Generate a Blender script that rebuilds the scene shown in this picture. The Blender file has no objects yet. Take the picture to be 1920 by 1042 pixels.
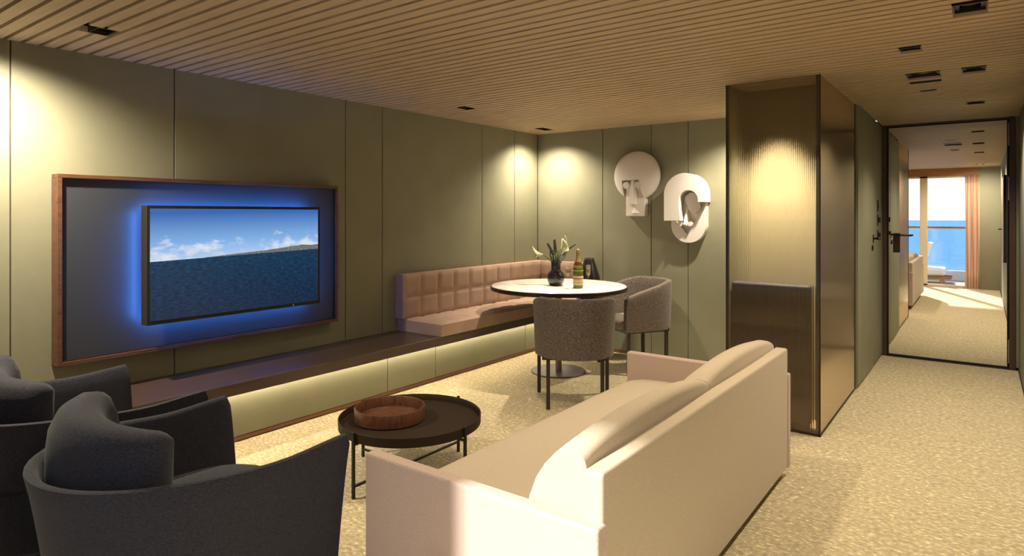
import bpy, bmesh, math, random
from mathutils import Vector, Matrix
PI = math.pi
random.seed(7)
S = bpy.context.scene
C = S.collection

# ------------------------------------------------------------------ camera
F_PX = 1188.6; CAM_H = 1.41; YAW = math.atan2(883.0, F_PX)
cam_d = bpy.data.cameras.new('camera'); cam = bpy.data.objects.new('camera', cam_d); C.objects.link(cam)
cam_d.sensor_fit = 'HORIZONTAL'; cam_d.sensor_width = 36.0
cam_d.lens = 36.0 * F_PX / 1920.0
cam_d.shift_y = -(521.0 - 402.0) / 1920.0
cam_d.clip_start = 0.02; cam_d.clip_end = 6000
cam.location = (0, 0, CAM_H); cam.rotation_euler = (PI / 2, 0, YAW)
S.camera = cam

# ------------------------------------------------------------------ colour management
S.view_settings.view_transform = 'Standard'
S.view_settings.look = 'None'
S.view_settings.gamma = 1.0
S.view_settings.use_curve_mapping = False
S.view_settings.exposure = 0.0
S.cycles.use_denoising = True
S.cycles.max_bounces = 10; S.cycles.diffuse_bounces = 4; S.cycles.glossy_bounces = 5
S.cycles.transmission_bounces = 8; S.cycles.transparent_max_bounces = 12
S.cycles.caustics_reflective = False; S.cycles.caustics_refractive = False
S.cycles.sample_clamp_indirect = 4.0
S.cycles.blur_glossy = 0.5

# ------------------------------------------------------------------ world: pale hazy daylight
W = bpy.data.worlds.new('world'); S.world = W; W.use_nodes = True
wn = W.node_tree.nodes; wl = W.node_tree.links
bg = wn['Background']
tc = wn.new('ShaderNodeTexCoord'); sx = wn.new('ShaderNodeSeparateXYZ'); cr = wn.new('ShaderNodeValToRGB')
wl.new(tc.outputs['Generated'], sx.inputs[0]); wl.new(sx.outputs['Z'], cr.inputs[0]); wl.new(cr.outputs[0], bg.inputs['Color'])
e = cr.color_ramp.elements
e[0].position = 0.0; e[0].color = (1.12, 1.18, 1.22, 1)
e[1].position = 1.0; e[1].color = (0.20, 0.42, 0.85, 1)
n_ = cr.color_ramp.elements.new(0.10); n_.color = (0.98, 1.08, 1.16, 1)
n_ = cr.color_ramp.elements.new(0.35); n_.color = (0.50, 0.70, 0.95, 1)
bg.inputs['Strength'].default_value = 1.1

# ------------------------------------------------------------------ sun, low over the sea behind the camera
sun_d = bpy.data.lights.new('sun', 'SUN'); sun = bpy.data.objects.new('sun', sun_d); C.objects.link(sun)
sun_d.energy = 10.5; sun_d.angle = math.radians(2.6); sun_d.color = (1.0, 0.97, 0.93)
SEL = math.radians(33); sdir = Vector((0.387 * math.cos(SEL), 0.922 * math.cos(SEL), -math.sin(SEL)))
sun.rotation_euler = sdir.to_track_quat('-Z', 'Y').to_euler(); sun.location = (-3, -8, 6)

WARM = (1.0, 0.87, 0.66)
def spot(name, x, y, z, p, size=100, blend=1.0, target=None, rad=0.03, col=WARM):
    d = bpy.data.lights.new(name, 'SPOT'); o = bpy.data.objects.new(name, d); C.objects.link(o)
    d.energy = p; d.spot_size = math.radians(size); d.spot_blend = blend; d.color = col; d.shadow_soft_size = rad
    o.location = (x, y, z)
    if target is not None:
        o.rotation_euler = (Vector(target) - Vector((x, y, z))).to_track_quat('-Z', 'Y').to_euler()
    return o
# light of the recessed downlights (only corner and corridor have housings) and added fills
spot('downlight_corner', -3.68, 5.50, 2.285, 165, 135, 1.0, (-3.72, 5.60, 0))
spot('downlight_left', -3.60, 0.90, 2.285, 300, 150, 1.0, (-3.85, 0.95, 0))
spot('downlight_masks', -1.66, 5.42, 2.285, 200, 125, 1.0, (-1.80, 5.65, 0))
spot('downlight_table', -2.72, 4.80, 2.285, 215, 85, 1.0, (-2.80, 4.80, 0))
spot('fill_spot_lounge', -2.30, 3.20, 2.285, 38, 120, 1.0, (-2.30, 3.20, 0))  # added fill over the lounge floor, no fixture here
spot('fill_spot_sofa', -1.55, 2.60, 2.285, 108, 130, 1.0, (-1.45, 2.55, 0), .03, (1, .82, .56))  # added warm fill that brightens the sofa, no ceiling fixture
for i, (lx, ly, p) in enumerate(((-.043, 3.37, 125), (-.043, 4.82, 120), (-.043, 6.27, 120), (-.043, 0.75, 170))):
    spot('downlight_corridor', lx, ly, 2.285, p, 125 if ly > 1 else 150, 1.0, (lx, ly if ly > 1 else .10, 0), .03, (1, .86, .65))

# ------------------------------------------------------------------ materials
def s2l(c):
    return tuple(((v / 255) / 12.92 if v / 255 <= 0.04045 else ((v / 255 + 0.055) / 1.055) ** 2.4) for v in c)
def mat(name, col, rough=0.6, metal=0.0, spec=0.5, **kw):
    m = bpy.data.materials.new(name); m.use_nodes = True
    b = m.node_tree.nodes['Principled BSDF']
    b.inputs['Base Color'].default_value = (*col, 1); b.inputs['Roughness'].default_value = rough
    b.inputs['Metallic'].default_value = metal; b.inputs['Specular IOR Level'].default_value = spec
    for k, v in kw.items(): b.inputs[k].default_value = v
    return m
def nodes(m): return m.node_tree.nodes, m.node_tree.links, m.node_tree.nodes['Principled BSDF']
def coords(m, scale=(1, 1, 1), rot=(0, 0, 0)):
    n, l, b = nodes(m)
    t = n.new('ShaderNodeTexCoord'); mp = n.new('ShaderNodeMapping')
    mp.inputs['Scale'].default_value = scale; mp.inputs['Rotation'].default_value = rot
    l.new(t.outputs['Object'], mp.inputs[0]); return mp.outputs[0]
def noise(m, vec, scale, detail=3, rough=.5, dist=0):
    n, l, b = nodes(m); t = n.new('ShaderNodeTexNoise')
    t.inputs['Scale'].default_value = scale; t.inputs['Detail'].default_value = detail
    t.inputs['Roughness'].default_value = rough; t.inputs['Distortion'].default_value = dist
    l.new(vec, t.inputs['Vector']); return t.outputs['Fac']
def ramp(m, fac, stops):
    n, l, b = nodes(m); r = n.new('ShaderNodeValToRGB'); el = r.color_ramp.elements
    while len(el) < len(stops): el.new(.5)
    for e_, (p, c) in zip(el, stops): e_.position = p; e_.color = (*c, 1)
    l.new(fac, r.inputs[0]); return r.outputs[0]
def bump(m, fac, strength=.2, dist=.002):
    n, l, b = nodes(m); k = n.new('ShaderNodeBump'); k.inputs['Strength'].default_value = strength
    k.inputs['Distance'].default_value = dist
    old = b.inputs['Normal'].links
    if old: l.new(old[0].from_socket, k.inputs['Normal'])
    l.new(fac, k.inputs['Height']); l.new(k.outputs[0], b.inputs['Normal'])
def mul(c, k): return tuple(v * k for v in c)
def tint(m, fac, c, lo=.85, hi=1.15, p0=.3, p1=.7):
    n, l, b = nodes(m); l.new(ramp(m, fac, ((p0, mul(c, lo)), (p1, mul(c, hi)))), b.inputs['Base Color'])

def fabric(name, c, scale=350, lo=.75, hi=1.25, bs=.5, rough=.9, st=(1, 1, 1)):
    m = mat(name, c, rough, spec=.25, **{'Sheen Weight': .15, 'Sheen Roughness': .5})
    v = coords(m, st); f = noise(m, v, scale, 2, .6); tint(m, f, c, lo, hi); bump(m, f, bs, .002)
    return m
def woodm(name, c, c2, sc=(1, 14, 14), rough=.45, s=4, spec=.4):
    m = mat(name, c, rough, spec=spec); v = coords(m, sc)
    f = noise(m, v, s, 6, .65, .6); n, l, b = nodes(m)
    l.new(ramp(m, f, ((.3, c2), (.5, c), (.72, mul(c, 1.25)))), b.inputs['Base Color']); bump(m, f, .15, .001)
    return m

GREEN = (0.240, 0.232, 0.158)
M = {}
M['green'] = m = mat('green_panel', GREEN, .52, spec=.35)
v = coords(m, (1, 1, 1)); tint(m, noise(m, v, 2.5, 6, .6), GREEN, .93, 1.07)
bump(m, noise(m, coords(m, (1, 1, 1)), 55, 4, .6, .4), .25, .002); bump(m, noise(m, coords(m, (1, 1, 1)), 9, 5, .55, 1.0), .22, .004)
M['seam'] = mat('seam_bronze', (.10, .055, .025), .4, .6)
OAK = (.52, .40, .265)
M['oak'] = woodm('ceiling_oak', OAK, mul(OAK, .80), (1.2, 40, 10), .6, 3, .25)
M['groove'] = mat('groove_dark', (.045, .030, .018), .9, spec=.1)
M['black'] = mat('black_metal', (.018, .015, .013), .45, .3)
M['blackm'] = mat('matt_black', (.012, .011, .010), .7)
M['bronze'] = mat('dark_bronze', (.055, .036, .026), .38, .7)
M['legs'] = mat('dark_leg', (.040, .030, .024), .5, .3)
M['walnut'] = woodm('walnut', (.115, .052, .028), (.055, .023, .012), (14, 1, 14), .45, 4)
M['walnutb'] = woodm('walnut_bowl', (.115, .045, .021), (.045, .017, .009), (4, 14, 4), .42, 5)
M['bench'] = woodm('bench_wood', (.060, .032, .022), (.030, .016, .011), (20, 1, 10), .36, 4, .8)
M['bench'].node_tree.nodes['Principled BSDF'].inputs['Coat Weight'].default_value = .35; M['bench'].node_tree.nodes['Principled BSDF'].inputs['Coat Roughness'].default_value = .33
M['jamb'] = woodm('jamb_wood', (.075, .040, .028), (.045, .022, .016), (20, 20, 1), .5, 4)
M['skirt'] = mat('copper_skirting', (.22, .11, .055), .4, .3)
# carpet
CP = s2l((206, 190, 154))
M['carpet'] = m = mat('carpet', CP, .92, spec=.15, **{'Sheen Weight': .1})
n, l, b = nodes(m)
v1 = coords(m, (1.0, 1.7, 1), (0, 0, .12)); f1 = noise(m, v1, 38, 3, .6, .3)
v2 = coords(m, (.35, 3.2, 1), (0, 0, 0)); f2 = noise(m, v2, 10, 4, .6, .2)
r1 = ramp(m, f1, ((.34, mul(CP, .62)), (.50, mul(CP, .83)), (.58, mul(CP, .98)), (.68, mul(CP, 1.5))))
r2 = ramp(m, f2, ((.3, (.88, .88, .88)), (.7, (1.1, 1.1, 1.1))))
mx = n.new('ShaderNodeMix'); mx.data_type = 'RGBA'; mx.blend_type = 'MULTIPLY'; mx.inputs['Factor'].default_value = 1
l.new(r1, mx.inputs[6]); l.new(r2, mx.inputs[7]); l.new(mx.outputs[2], b.inputs['Base Color'])
bump(m, f1, .6, .004)
M['sofa'] = fabric('cream_fabric', (.49, .405, .300), 330, .84, 1.14, .5)
M['sofarm'] = fabric('rose_fabric', (.50, .375, .31), 300, .80, 1.2, .5)
M['rose'] = m = mat('rose_leather', (.43, .295, .225), .6, spec=.3)
tint(m, noise(m, coords(m), 7, 6, .65), (.43, .295, .225), .92, 1.08); bump(m, noise(m, coords(m), 30, 4), .15, .003)
M['char'] = fabric('charcoal_fabric', (.013, .0125, .020), 170, .3, 2.1, .8, .85, (.6, .6, 3.0))
M['grey'] = fabric('grey_boucle', (.105, .083, .070), 130, .4, 1.9, .9, .9)
M['greyseat'] = mat('grey_leather', (.30, .25, .21), .45)
M['marble'] = m = mat('marble', (.78, .74, .68), .18)
n, l, b = nodes(m); f = noise(m, coords(m, (1, 2.2, 1), (0, 0, .7)), 2.2, 8, .55, 1.2)
l.new(ramp(m, f, ((.40, (.80, .76, .70)), (.495, (.72, .64, .54)), (.52, (.80, .76, .70)), (.7, (.84, .81, .76)))), b.inputs['Base Color'])
M['plaster'] = m = mat('white_plaster', (.74, .69, .65), .65)
bump(m, noise(m, coords(m), 60, 4, .6), .2, .002)
M['ceramic'] = mat('black_ceramic', (.010, .008, .012), .10, spec=.6, **{'Coat Weight': .5})
M['glassb'] = mat('bottle_glass', (.22, .26, .03), .06, **{'Transmission Weight': .55})
M['foil'] = mat('gold_foil', (.55, .42, .18), .35, .8)
M['redf'] = mat('red_foil', (.13, .022, .015), .4, .2)
M['label'] = mat('cream_label', (.62, .50, .28), .6)
M['labelp'] = mat('pink_label', (.50, .33, .19), .6)
M['ink'] = mat('label_ink', (.12, .03, .02), .6)
M['glass'] = mat('clear_glass', (1, 1, 1), .0, **{'Transmission Weight': 1.0, 'IOR': 1.35})
M['champ'] = mat('champagne', (.90, .66, .30), .0, **{'Transmission Weight': .9, 'IOR': 1.2})
M['stem'] = mat('green_stem', (.045, .085, .025), .5)
M['lily'] = mat('pale_lily', (.33, .33, .21), .6)
M['spike'] = mat('dark_flower_buds', (.045, .040, .028), .8)
M['mirror'] = mat('mirror_glass', (.96, .96, .95), .0, 1.0)
M['alu'] = mat('satin_aluminium', (.62, .58, .52), .3, .9)
M['frame'] = mat('window_frame_cream', (.66, .55, .40), .5)
M['pelmet'] = woodm('pelmet_wood', (.33, .16, .075), (.25, .11, .05), (1, 12, 12), .5, 4)
M['white'] = mat('white_paint', (.78, .78, .78), .5)
M['rail'] = woodm('teak', (.30, .17, .09), (.22, .12, .06), (1, 14, 14), .5, 4)
M['deck'] = woodm('teak_deck', (.34, .26, .22), (.22, .16, .13), (1, 12, 1), .6, 4)
def thin_glass(name, tintc, refl=.08, rough=0.0):
    m = bpy.data.materials.new(name); m.use_nodes = True; n = m.node_tree.nodes; l = m.node_tree.links
    n.clear(); o = n.new('ShaderNodeOutputMaterial'); t = n.new('ShaderNodeBsdfTransparent'); g = n.new('ShaderNodeBsdfGlossy')
    mx = n.new('ShaderNodeMixShader'); t.inputs[0].default_value = (*tintc, 1); g.inputs['Roughness'].default_value = rough
    mx.inputs[0].default_value = refl
    l.new(t.outputs[0], mx.inputs[1]); l.new(g.outputs[0], mx.inputs[2]); l.new(mx.outputs[0], o.inputs[0]); return m
M['gobletglass'] = thin_glass('goblet_glass', (.97, .97, .96), .09)
M['pane'] = thin_glass('window_pane', (.99, .99, .99), .03)
# sheer curtain
def curtain_mat(name, col, transp):
    m = bpy.data.materials.new(name); m.use_nodes = True; n = m.node_tree.nodes; l = m.node_tree.links
    n.clear(); o = n.new('ShaderNodeOutputMaterial'); d = n.new('ShaderNodeBsdfDiffuse'); t = n.new('ShaderNodeBsdfTranslucent'); p = n.new('ShaderNodeBsdfTransparent')
    for q in (d, t): q.inputs[0].default_value = (*col, 1)
    a = n.new('ShaderNodeMixShader'); a.inputs[0].default_value = .45; l.new(d.outputs[0], a.inputs[1]); l.new(t.outputs[0], a.inputs[2])
    c = n.new('ShaderNodeMixShader'); c.inputs[0].default_value = transp; l.new(a.outputs[0], c.inputs[1]); l.new(p.outputs[0], c.inputs[2])
    l.new(c.outputs[0], o.inputs[0]); return m
M['sheer'] = curtain_mat('sheer_curtain', (.62, .42, .28), .12)
M['drape'] = curtain_mat('heavy_curtain', (.22, .16, .12), .0)
def emis(name, col, st):
    m = bpy.data.materials.new(name); m.use_nodes = True; b = m.node_tree.nodes['Principled BSDF']
    b.inputs['Base Color'].default_value = (0, 0, 0, 1); b.inputs['Emission Color'].default_value = (*col, 1)
    b.inputs['Emission Strength'].default_value = st; return m
M['ledwarm'] = emis('warm_led', (1, .84, .56), 85)
M['ledblue'] = emis('blue_led', (.045, .26, 1.0), 75)
M['lampglow'] = emis('lamp_reflector', (1, .72, .42), .35)

# ------------------------------------------------------------------ mesh helpers
class MB:
    def __init__(s): s.bm = bmesh.new()
    def box(s, x0, x1, y0, y1, z0, z1):
        vs = [s.bm.verts.new(p) for p in ((x0,y0,z0),(x1,y0,z0),(x1,y1,z0),(x0,y1,z0),(x0,y0,z1),(x1,y0,z1),(x1,y1,z1),(x0,y1,z1))]
        for f in ((3,2,1,0),(4,5,6,7),(0,1,5,4),(1,2,6,5),(2,3,7,6),(3,0,4,7)): s.bm.faces.new([vs[i] for i in f])
        return s
    def tube(s, pts, r, n=10, cap=True):
        pts = [Vector(p) for p in pts]; rings = []
        rr = r if isinstance(r, (list, tuple)) else [r] * len(pts)
        for i, p in enumerate(pts):
            d = (pts[min(i+1, len(pts)-1)] - pts[max(i-1, 0)]).normalized()
            up = Vector((0, 0, 1)) if abs(d.z) < .95 else Vector((1, 0, 0))
            a = d.cross(up).normalized(); b_ = d.cross(a).normalized()
            rings.append([s.bm.verts.new(p + (a * math.cos(2*PI*k/n) + b_ * math.sin(2*PI*k/n)) * rr[i]) for k in range(n)])
        for A, B in zip(rings, rings[1:]):
            for k in range(n): s.bm.faces.new((A[k], A[(k+1)%n], B[(k+1)%n], B[k]))
        if cap:
            s.bm.faces.new(rings[0][::-1]); s.bm.faces.new(rings[-1])
        return s
    def lathe(s, prof, c=(0, 0), n=48):
        rings = []
        for r, z in prof:
            if r <= 1e-6: rings.append([s.bm.verts.new((c[0], c[1], z))])
            else: rings.append([s.bm.verts.new((c[0] + r*math.cos(2*PI*k/n), c[1] + r*math.sin(2*PI*k/n), z)) for k in range(n)])
        for A, B in zip(rings, rings[1:]):
            for k in range(n):
                a0 = A[k % len(A)]; a1 = A[(k+1) % len(A)]; b0 = B[k % len(B)]; b1 = B[(k+1) % len(B)]
                vs = []
                for q in (a0, a1, b1, b0):
                    if q not in vs: vs.append(q)
                if len(vs) > 2: s.bm.faces.new(vs)
        return s
    def prism(s, pts, axis, a, b_):
        def p3(p, t):
            if axis == 'x': return (t, p[0], p[1])
            if axis == 'y': return (p[0], t, p[1])
            return (p[0], p[1], t)
        A = [s.bm.verts.new(p3(p, a)) for p in pts]; B = [s.bm.verts.new(p3(p, b_)) for p in pts]
        s.bm.faces.new(A); s.bm.faces.new(B[::-1]); k = len(pts)
        for i in range(k): s.bm.faces.new((A[i], B[i], B[(i+1)%k], A[(i+1)%k]))
        return s
    def grid(s, P, closeu=False, closev=False):
        nu = len(P); nv = len(P[0]); V = [[s.bm.verts.new(p) for p in row] for row in P]
        for i in range(nu if closeu else nu-1):
            for j in range(nv if closev else nv-1):
                s.bm.faces.new((V[i][j], V[(i+1)%nu][j], V[(i+1)%nu][(j+1)%nv], V[i][(j+1)%nv]))
        return V
def build(name, mb, m, parent=None, smooth=False, bevel=0, seg=2, subd=0, weld=False, autosmooth=None):
    bm = mb.bm
    if weld: bmesh.ops.remove_doubles(bm, verts=bm.verts, dist=1e-5)
    bmesh.ops.recalc_face_normals(bm, faces=bm.faces)
    me = bpy.data.meshes.new(name); bm.to_mesh(me); bm.free()
    ms = m if isinstance(m, (list, tuple)) else [m]
    for q in ms: me.materials.append(M[q] if isinstance(q, str) else q)
    o = bpy.data.objects.new(name, me); C.objects.link(o)
    if smooth:
        me.polygons.foreach_set('use_smooth', [True] * len(me.polygons))
    if bevel:
        k = o.modifiers.new('bevel', 'BEVEL'); k.width = bevel; k.segments = seg; k.limit_method = 'ANGLE'; k.angle_limit = math.radians(40)
        if seg > 1:
            me.polygons.foreach_set('use_smooth', [True] * len(me.polygons)); k.harden_normals = True
    if subd:
        k = o.modifiers.new('sub', 'SUBSURF'); k.levels = subd; k.render_levels = subd
    if smooth and autosmooth:
        try: me.set_sharp_from_angle(angle=math.radians(autosmooth))
        except Exception: pass
    if parent: o.parent = parent
    return o
def tag(o, label=None, cat=None, group=None, kind=None):
    if label: o['label'] = label
    if cat: o['category'] = cat
    if group: o['group'] = group
    if kind: o['kind'] = kind
    return o
def thing(name, loc, rz, label, cat, group=None, kind=None):
    o = bpy.data.objects.new(name, None); C.objects.link(o); o.empty_display_size = .1
    o.location = loc; o.rotation_euler = (0, 0, rz); tag(o, label, cat, group, kind); return o
def struct(name, mb, m, label=None, **kw):
    o = build(name, mb, m, **kw); o['kind'] = 'structure'
    if label: o['label'] = label
    return o
def copy_tree(o, parent=None):
    c = o.copy(); C.objects.link(c); c.parent = parent
    for ch in list(o.children): copy_tree(ch, c)
    return c

H = 2.30; XL = -3.99; XR = .26; YB = 5.85; YW = -.12; XC = -.81; YD = 7.35

# ------------------------------------------------------------------ floor
mb = MB(); mb.box(XL - .15, XR + .15, YW - .10, YD + .15, -.05, 0)
struct('floor', mb, 'carpet', 'mottled beige carpet floor')

# ------------------------------------------------------------------ ceiling : slats running across the room, gaps where lights sit
FIX = [  # x0,x1,y0,y1 of openings in the slats, kind
    (-.108, .018, 3.305, 3.445, 'lamp'), (-.108, .018, 4.755, 4.895, 'lamp'), (-.108, .018, 6.20, 6.34, 'lamp'), (-.108, .018, .68, .82, 'lamp'),
    (-.400, -.211, 4.745, 4.895, 'speaker'), (-.405, -.215, 5.04, 5.115, 'grille'), (-.367, -.262, 5.435, 5.475, 'sensor'), (-.366, -.262, 3.99, 4.06, 'sensor'),
    (-3.514, -3.376, 1.25, 1.335, 'off'), (-3.530, -3.425, 3.985, 4.105, 'off'), (-3.740, -3.625, 5.44, 5.60, 'lamp')]
PITCH = .0766; GR = .020
mb = MB(); k = 0; y = 1.055 - PITCH * 16
while y < YD:
    y0, y1 = y, min(y + PITCH - GR, YD); y += PITCH
    if y0 > YB: xs = XC
    elif y1 > 4.40: xs = XL
    else: xs = XL
    if y0 < YW: continue
    cuts = sorted((a, b_) for a, b_, c, d, _ in FIX if c < y1 - .005 and d > y0 + .005)
    x = xs
    for a, b_ in cuts:
        if a > x: mb.box(x, a, y0, y1, H, H + .03)
        x = max(x, b_)
    mb.box(x, XR, y0, y1, H, H + .03)
struct('ceiling', mb, 'oak', 'slatted pale oak ceiling')
mb = MB()
mb.box(XL - .1, XR + .1, YW - .05, YD + .1, H + .075, H + .12)
o = struct('trim_1', mb, 'groove', 'dark void behind the ceiling slats')

# light housings
def fixture(i, f, label, cat, group):
    x0, x1, y0, y1, kind = f
    cx, cy = (x0+x1)/2, (y0+y1)/2
    nm = {'lamp': 'recessed_downlight', 'off': 'recessed_downlight', 'speaker': 'ceiling_speaker', 'grille': 'ceiling_vent', 'sensor': 'ceiling_sensor'}[kind]
    t = thing(nm, (cx, cy, H), 0, label, cat, group)
    w, d = (x1-x0)/2 - .001, (y1-y0)/2 - .001
    mb = MB(); q = .006
    mb.box(-w, w, -d, -d+q, .001, .06); mb.box(-w, w, d-q, d, .001, .06); mb.box(-w, -w+q, -d+q, d-q, .001, .06); mb.box(w-q, w, -d+q, d-q, .001, .06)
    mb.box(-w+q, w-q, -d+q, d-q, .055, .06)
    build('housing', mb, 'bronze', t)
    bx = .018
    for s_ in (-1, 1):
        mb = MB(); mb.box(s_*(w-q-bx) if s_ > 0 else -w+q, w-q if s_ > 0 else -w+q+bx, -d+q, d-q, .012, .05)
        build('bracket', mb, 'black', t)
    if kind in ('lamp', 'off'):
        r = min(.030, d*.7, w*.6)
        mb = MB(); mb.lathe([(r*.6, .050), (r, .026), (r*1.15, .020), (r*1.15, .052)], n=24)
        build('reflector', mb, 'bronze', t, smooth=True, autosmooth=40)
        mb = MB(); mb.lathe([(0, .048), (r*.55, .048)], n=24)
        build('lens', mb, 'lampglow' if kind == 'lamp' else 'black', t)
    elif kind == 'speaker':
        mb = MB(); mb.lathe([(0, .022), (.045, .020), (.060, .030), (.060, .05)], n=32)
        build('speaker_cone', mb, 'frame', t, smooth=True)
    elif kind == 'grille':
        mb = MB()
        for k in range(6): mb.box(-w+.03+k*.022, -w+.034+k*.022, -d+q, d-q, .012, .03)
        build('grille_bars', mb, 'black', t)
    else:
        mb = MB(); mb.lathe([(0, .01), (.012, .012), (.016, .03)], n=20); build('sensor_dome', mb, 'black', t, smooth=True)
    return t
gl = 'recessed downlights of the corridor strip'
labs = ['recessed downlight in slatted ceiling nearest the camera, upper right', 'recessed downlight in ceiling beside the round speaker',
        'recessed downlight in ceiling just before the mirrored door', 'recessed downlight near the window, seen in the mirrored door',
        'wide ceiling slot holding a round pale speaker', 'long dark slotted vent right behind the ceiling speaker', 'small dark sensor slot behind the ceiling vent, nearest the mirrored door',
        'small dark sensor slot alone in the ceiling, in front of the speaker', 'unlit small downlight above the left end of the framed television', 'unlit small downlight in the ceiling above the pink banquette',
        'small downlight in the ceiling corner above the banquette']
cats = ['ceiling light']*4 + ['speaker', 'vent', 'sensor', 'sensor'] + ['ceiling light']*3
for i, f in enumerate(FIX): fixture(i, f, labs[i], cats[i], gl if i < 4 else None)

# ------------------------------------------------------------------ walls
def panels(mb, axis, at_, th, spans, z0, z1, gap=.003, ins=.008):
    for a, b_ in spans:
        if axis == 'x': mb.box(min(at_, at_+th), max(at_, at_+th), a+gap, b_-gap, z0, z1)
        else: mb.box(a+gap, b_-gap, min(at_, at_+th), max(at_, at_+th), z0, z1)
mb = MB(); sl = [YW, 1.073, 1.891, 3.195, 3.572, 4.874, 5.418, YB]
panels(mb, 'x', XL, -.03, list(zip(sl, sl[1:])), 0, H+.03)
wl_ = struct('wall_left', mb, 'green', 'olive green panelled wall with thin seams', bevel=.002, seg=1)
mb = MB(); mb.box(XL-.08, XL-.03, YW-.1, YB+.1, 0, H+.1); build('wall_backing', mb, 'seam', wl_)
mb = MB(); sb = [XL, -3.172, -2.632, -2.256, -1.43, -.84]
panels(mb, 'y', YB, .03, list(zip(sb, sb[1:])), 0, H+.03)
wb_ = struct('wall_back', mb, 'green', 'olive green panelled wall behind the dining table', bevel=.002, seg=1)
mb = MB(); mb.box(XL-.03, -.84, YB+.03, YB+.08, 0, H+.1); build('wall_backing', mb, 'seam', wb_)
mb = MB(); panels(mb, 'x', XR, .03, [(YW, 1.0), (1.0, 2.3), (2.3, 3.6), (3.6, 4.9), (4.9, 6.2), (6.2, YD)], 0, H+.03)
wr_ = struct('wall_right', mb, 'green', 'olive green panelled corridor wall', bevel=.002, seg=1)
mb = MB(); mb.box(XR+.03, XR+.08, YW-.1, YD+.1, 0, H+.1); build('wall_backing', mb, 'seam', wr_)
# corridor wall (left side of the corridor, past the fluted glass)
mb = MB(); mb.box(-.86, XC-.012, 5.76, 6.0, 0, H); mb.box(-.86, XC-.012, 6.995, YD, 0, H); mb.box(-.86, XC-.012, 6.0, 6.995, 2.286, H)
panels(mb, 'x', XC, -.012, [(5.775, 6.0)], .02, 2.292); panels(mb, 'x', XC, -.012, [(6.692, YD)], .02, 2.292)
struct('wall_corridor', mb, 'green', 'olive green corridor wall panels beside the door', bevel=.0015, seg=1)
mb = MB(); mb.box(-.86, -.84, 5.95, 7.05, 0, 2.3); o = struct('trim_2', mb, 'seam', 'dark void behind corridor door')
# door in corridor wall
d2 = thing('door_2', (XC, 6.35, 0), 0, 'flush olive green door in the corridor wall with lever handle', 'door', kind='structure')
mb = MB(); mb.box(-.028, 0, -.345, .336, .012, 2.276); build('door_leaf', mb, 'green', d2, bevel=.002, seg=1)
h = thing('lever_handle', (XC, 6.64, 1.20), 0, None, None); h.parent = d2; h.location = (0, .29, 1.19)
mb = MB(); mb.box(0, .006, -.012, .030, -.035, .035); build('escutcheon', mb, 'bronze', h, bevel=.001, seg=1)
mb = MB(); mb.tube([(.004, .01, 0), (.055, .01, 0), (.06, -.0, 0), (.06, -.10, 0)], .009, 10); build('lever', mb, 'bronze', h, smooth=True)
mb = MB(); mb.box(0, .010, .215, .250, 1.085, 1.130); build('lock_plate', mb, 'bronze', d2, bevel=.001, seg=1)
for z0, z1, lab, mt in ((1.435, 1.550, 'tall narrow dark wall switch, topmost beside the corridor door', 'bronze'), (1.303, 1.412, 'dark wall switch with knob, middle one beside the corridor door', 'bronze'), (1.170, 1.262, 'dark square plate beside the lever of the corridor door', 'bronze')):
    t = thing('wall_switch', (XC, 6.955, (z0+z1)/2), 0, lab, 'switch', 'dark switch plates beside the corridor door'); hh = (z1-z0)/2
    mb = MB(); mb.box(0, .008, -.022, .022, -hh, hh); build('plate', mb, mt, t, bevel=.002, seg=1)
    mb = MB(); mb.box(.008, .026 if z0 < 1.4 else .012, -.012, .012, -hh*.45, hh*.45); build('button', mb, 'black', t, bevel=.002, seg=1)

# ------------------------------------------------------------------ mirrored entrance door
mb = MB(); mb.box(-.86, XR+.08, YD+.012, YD+.10, 0, H+.1)
struct('wall_end', mb, 'groove', 'end wall of the corridor, hidden behind the door')
mb = MB(); mb.box(.236, XR, YD-.01, YD+.01, .02, H); struct('trim_3', mb, 'green', 'narrow olive green strip right of the door jamb')
mb = MB(); mb.box(XC, -.772, YD-.035, YD+.01, 0, H); mb.box(.192, .236, YD-.035, YD+.01, 0, H); mb.box(-.772, .192, YD-.012, YD+.01, 2.282, H)
struct('trim_4', mb, 'jamb', 'dark brown wooden door jambs', bevel=.001, seg=1)
d1 = thing('door_1', (-.29, YD, 0), 0, 'full height mirrored entrance door with dark frame', 'door', kind='structure')
def off(mb_box, t=d1): pass
def dbox(name, m_, x0, x1, y0, y1, z0, z1, bev=.001, par=None, base=(-.29, YD, 0)):
    mb = MB(); mb.box(x0-base[0], x1-base[0], y0-base[1], y1-base[1], z0-base[2], z1-base[2]); return build(name, mb, m_, par or d1, bevel=bev, seg=1)
dbox('mirror_pane', 'mirror', -.757, .176, YD-.002, YD+.008, .022, 2.270, 0)
mb = MB()
for x0, x1, z0, z1 in ((-.770, -.757, .004, 2.280), (.176, .186, .004, 2.280), (-.757, .176, 2.270, 2.280), (-.757, .176, .004, .022)): mb.box(x0+.29, x1+.29, -.012, .008, z0, z1)
build('door_frame', mb, 'black', d1, bevel=.001, seg=1)
hp = thing('lever_handle', (0, 0, 0), 0, None, None); hp.parent = d1; hp.location = (-.690+.29, -.002, 1.13)
mb = MB(); mb.box(-.030, .030, -.012, 0, -.098, .095); build('lock_plate', mb, 'bronze', hp, bevel=.002, seg=1)
mb = MB(); mb.tube([(0, -.01, .075), (0, -.060, .075), (.01, -.066, .075), (.135, -.066, .075)], .009, 10); build('lever', mb, 'bronze', hp, smooth=True)
mb = MB(); mb.tube([(0, -.01, -.055), (0, -.022, -.055)], .010, 14); build('thumb_turn', mb, 'bronze', hp, smooth=True, autosmooth=40)
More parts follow.
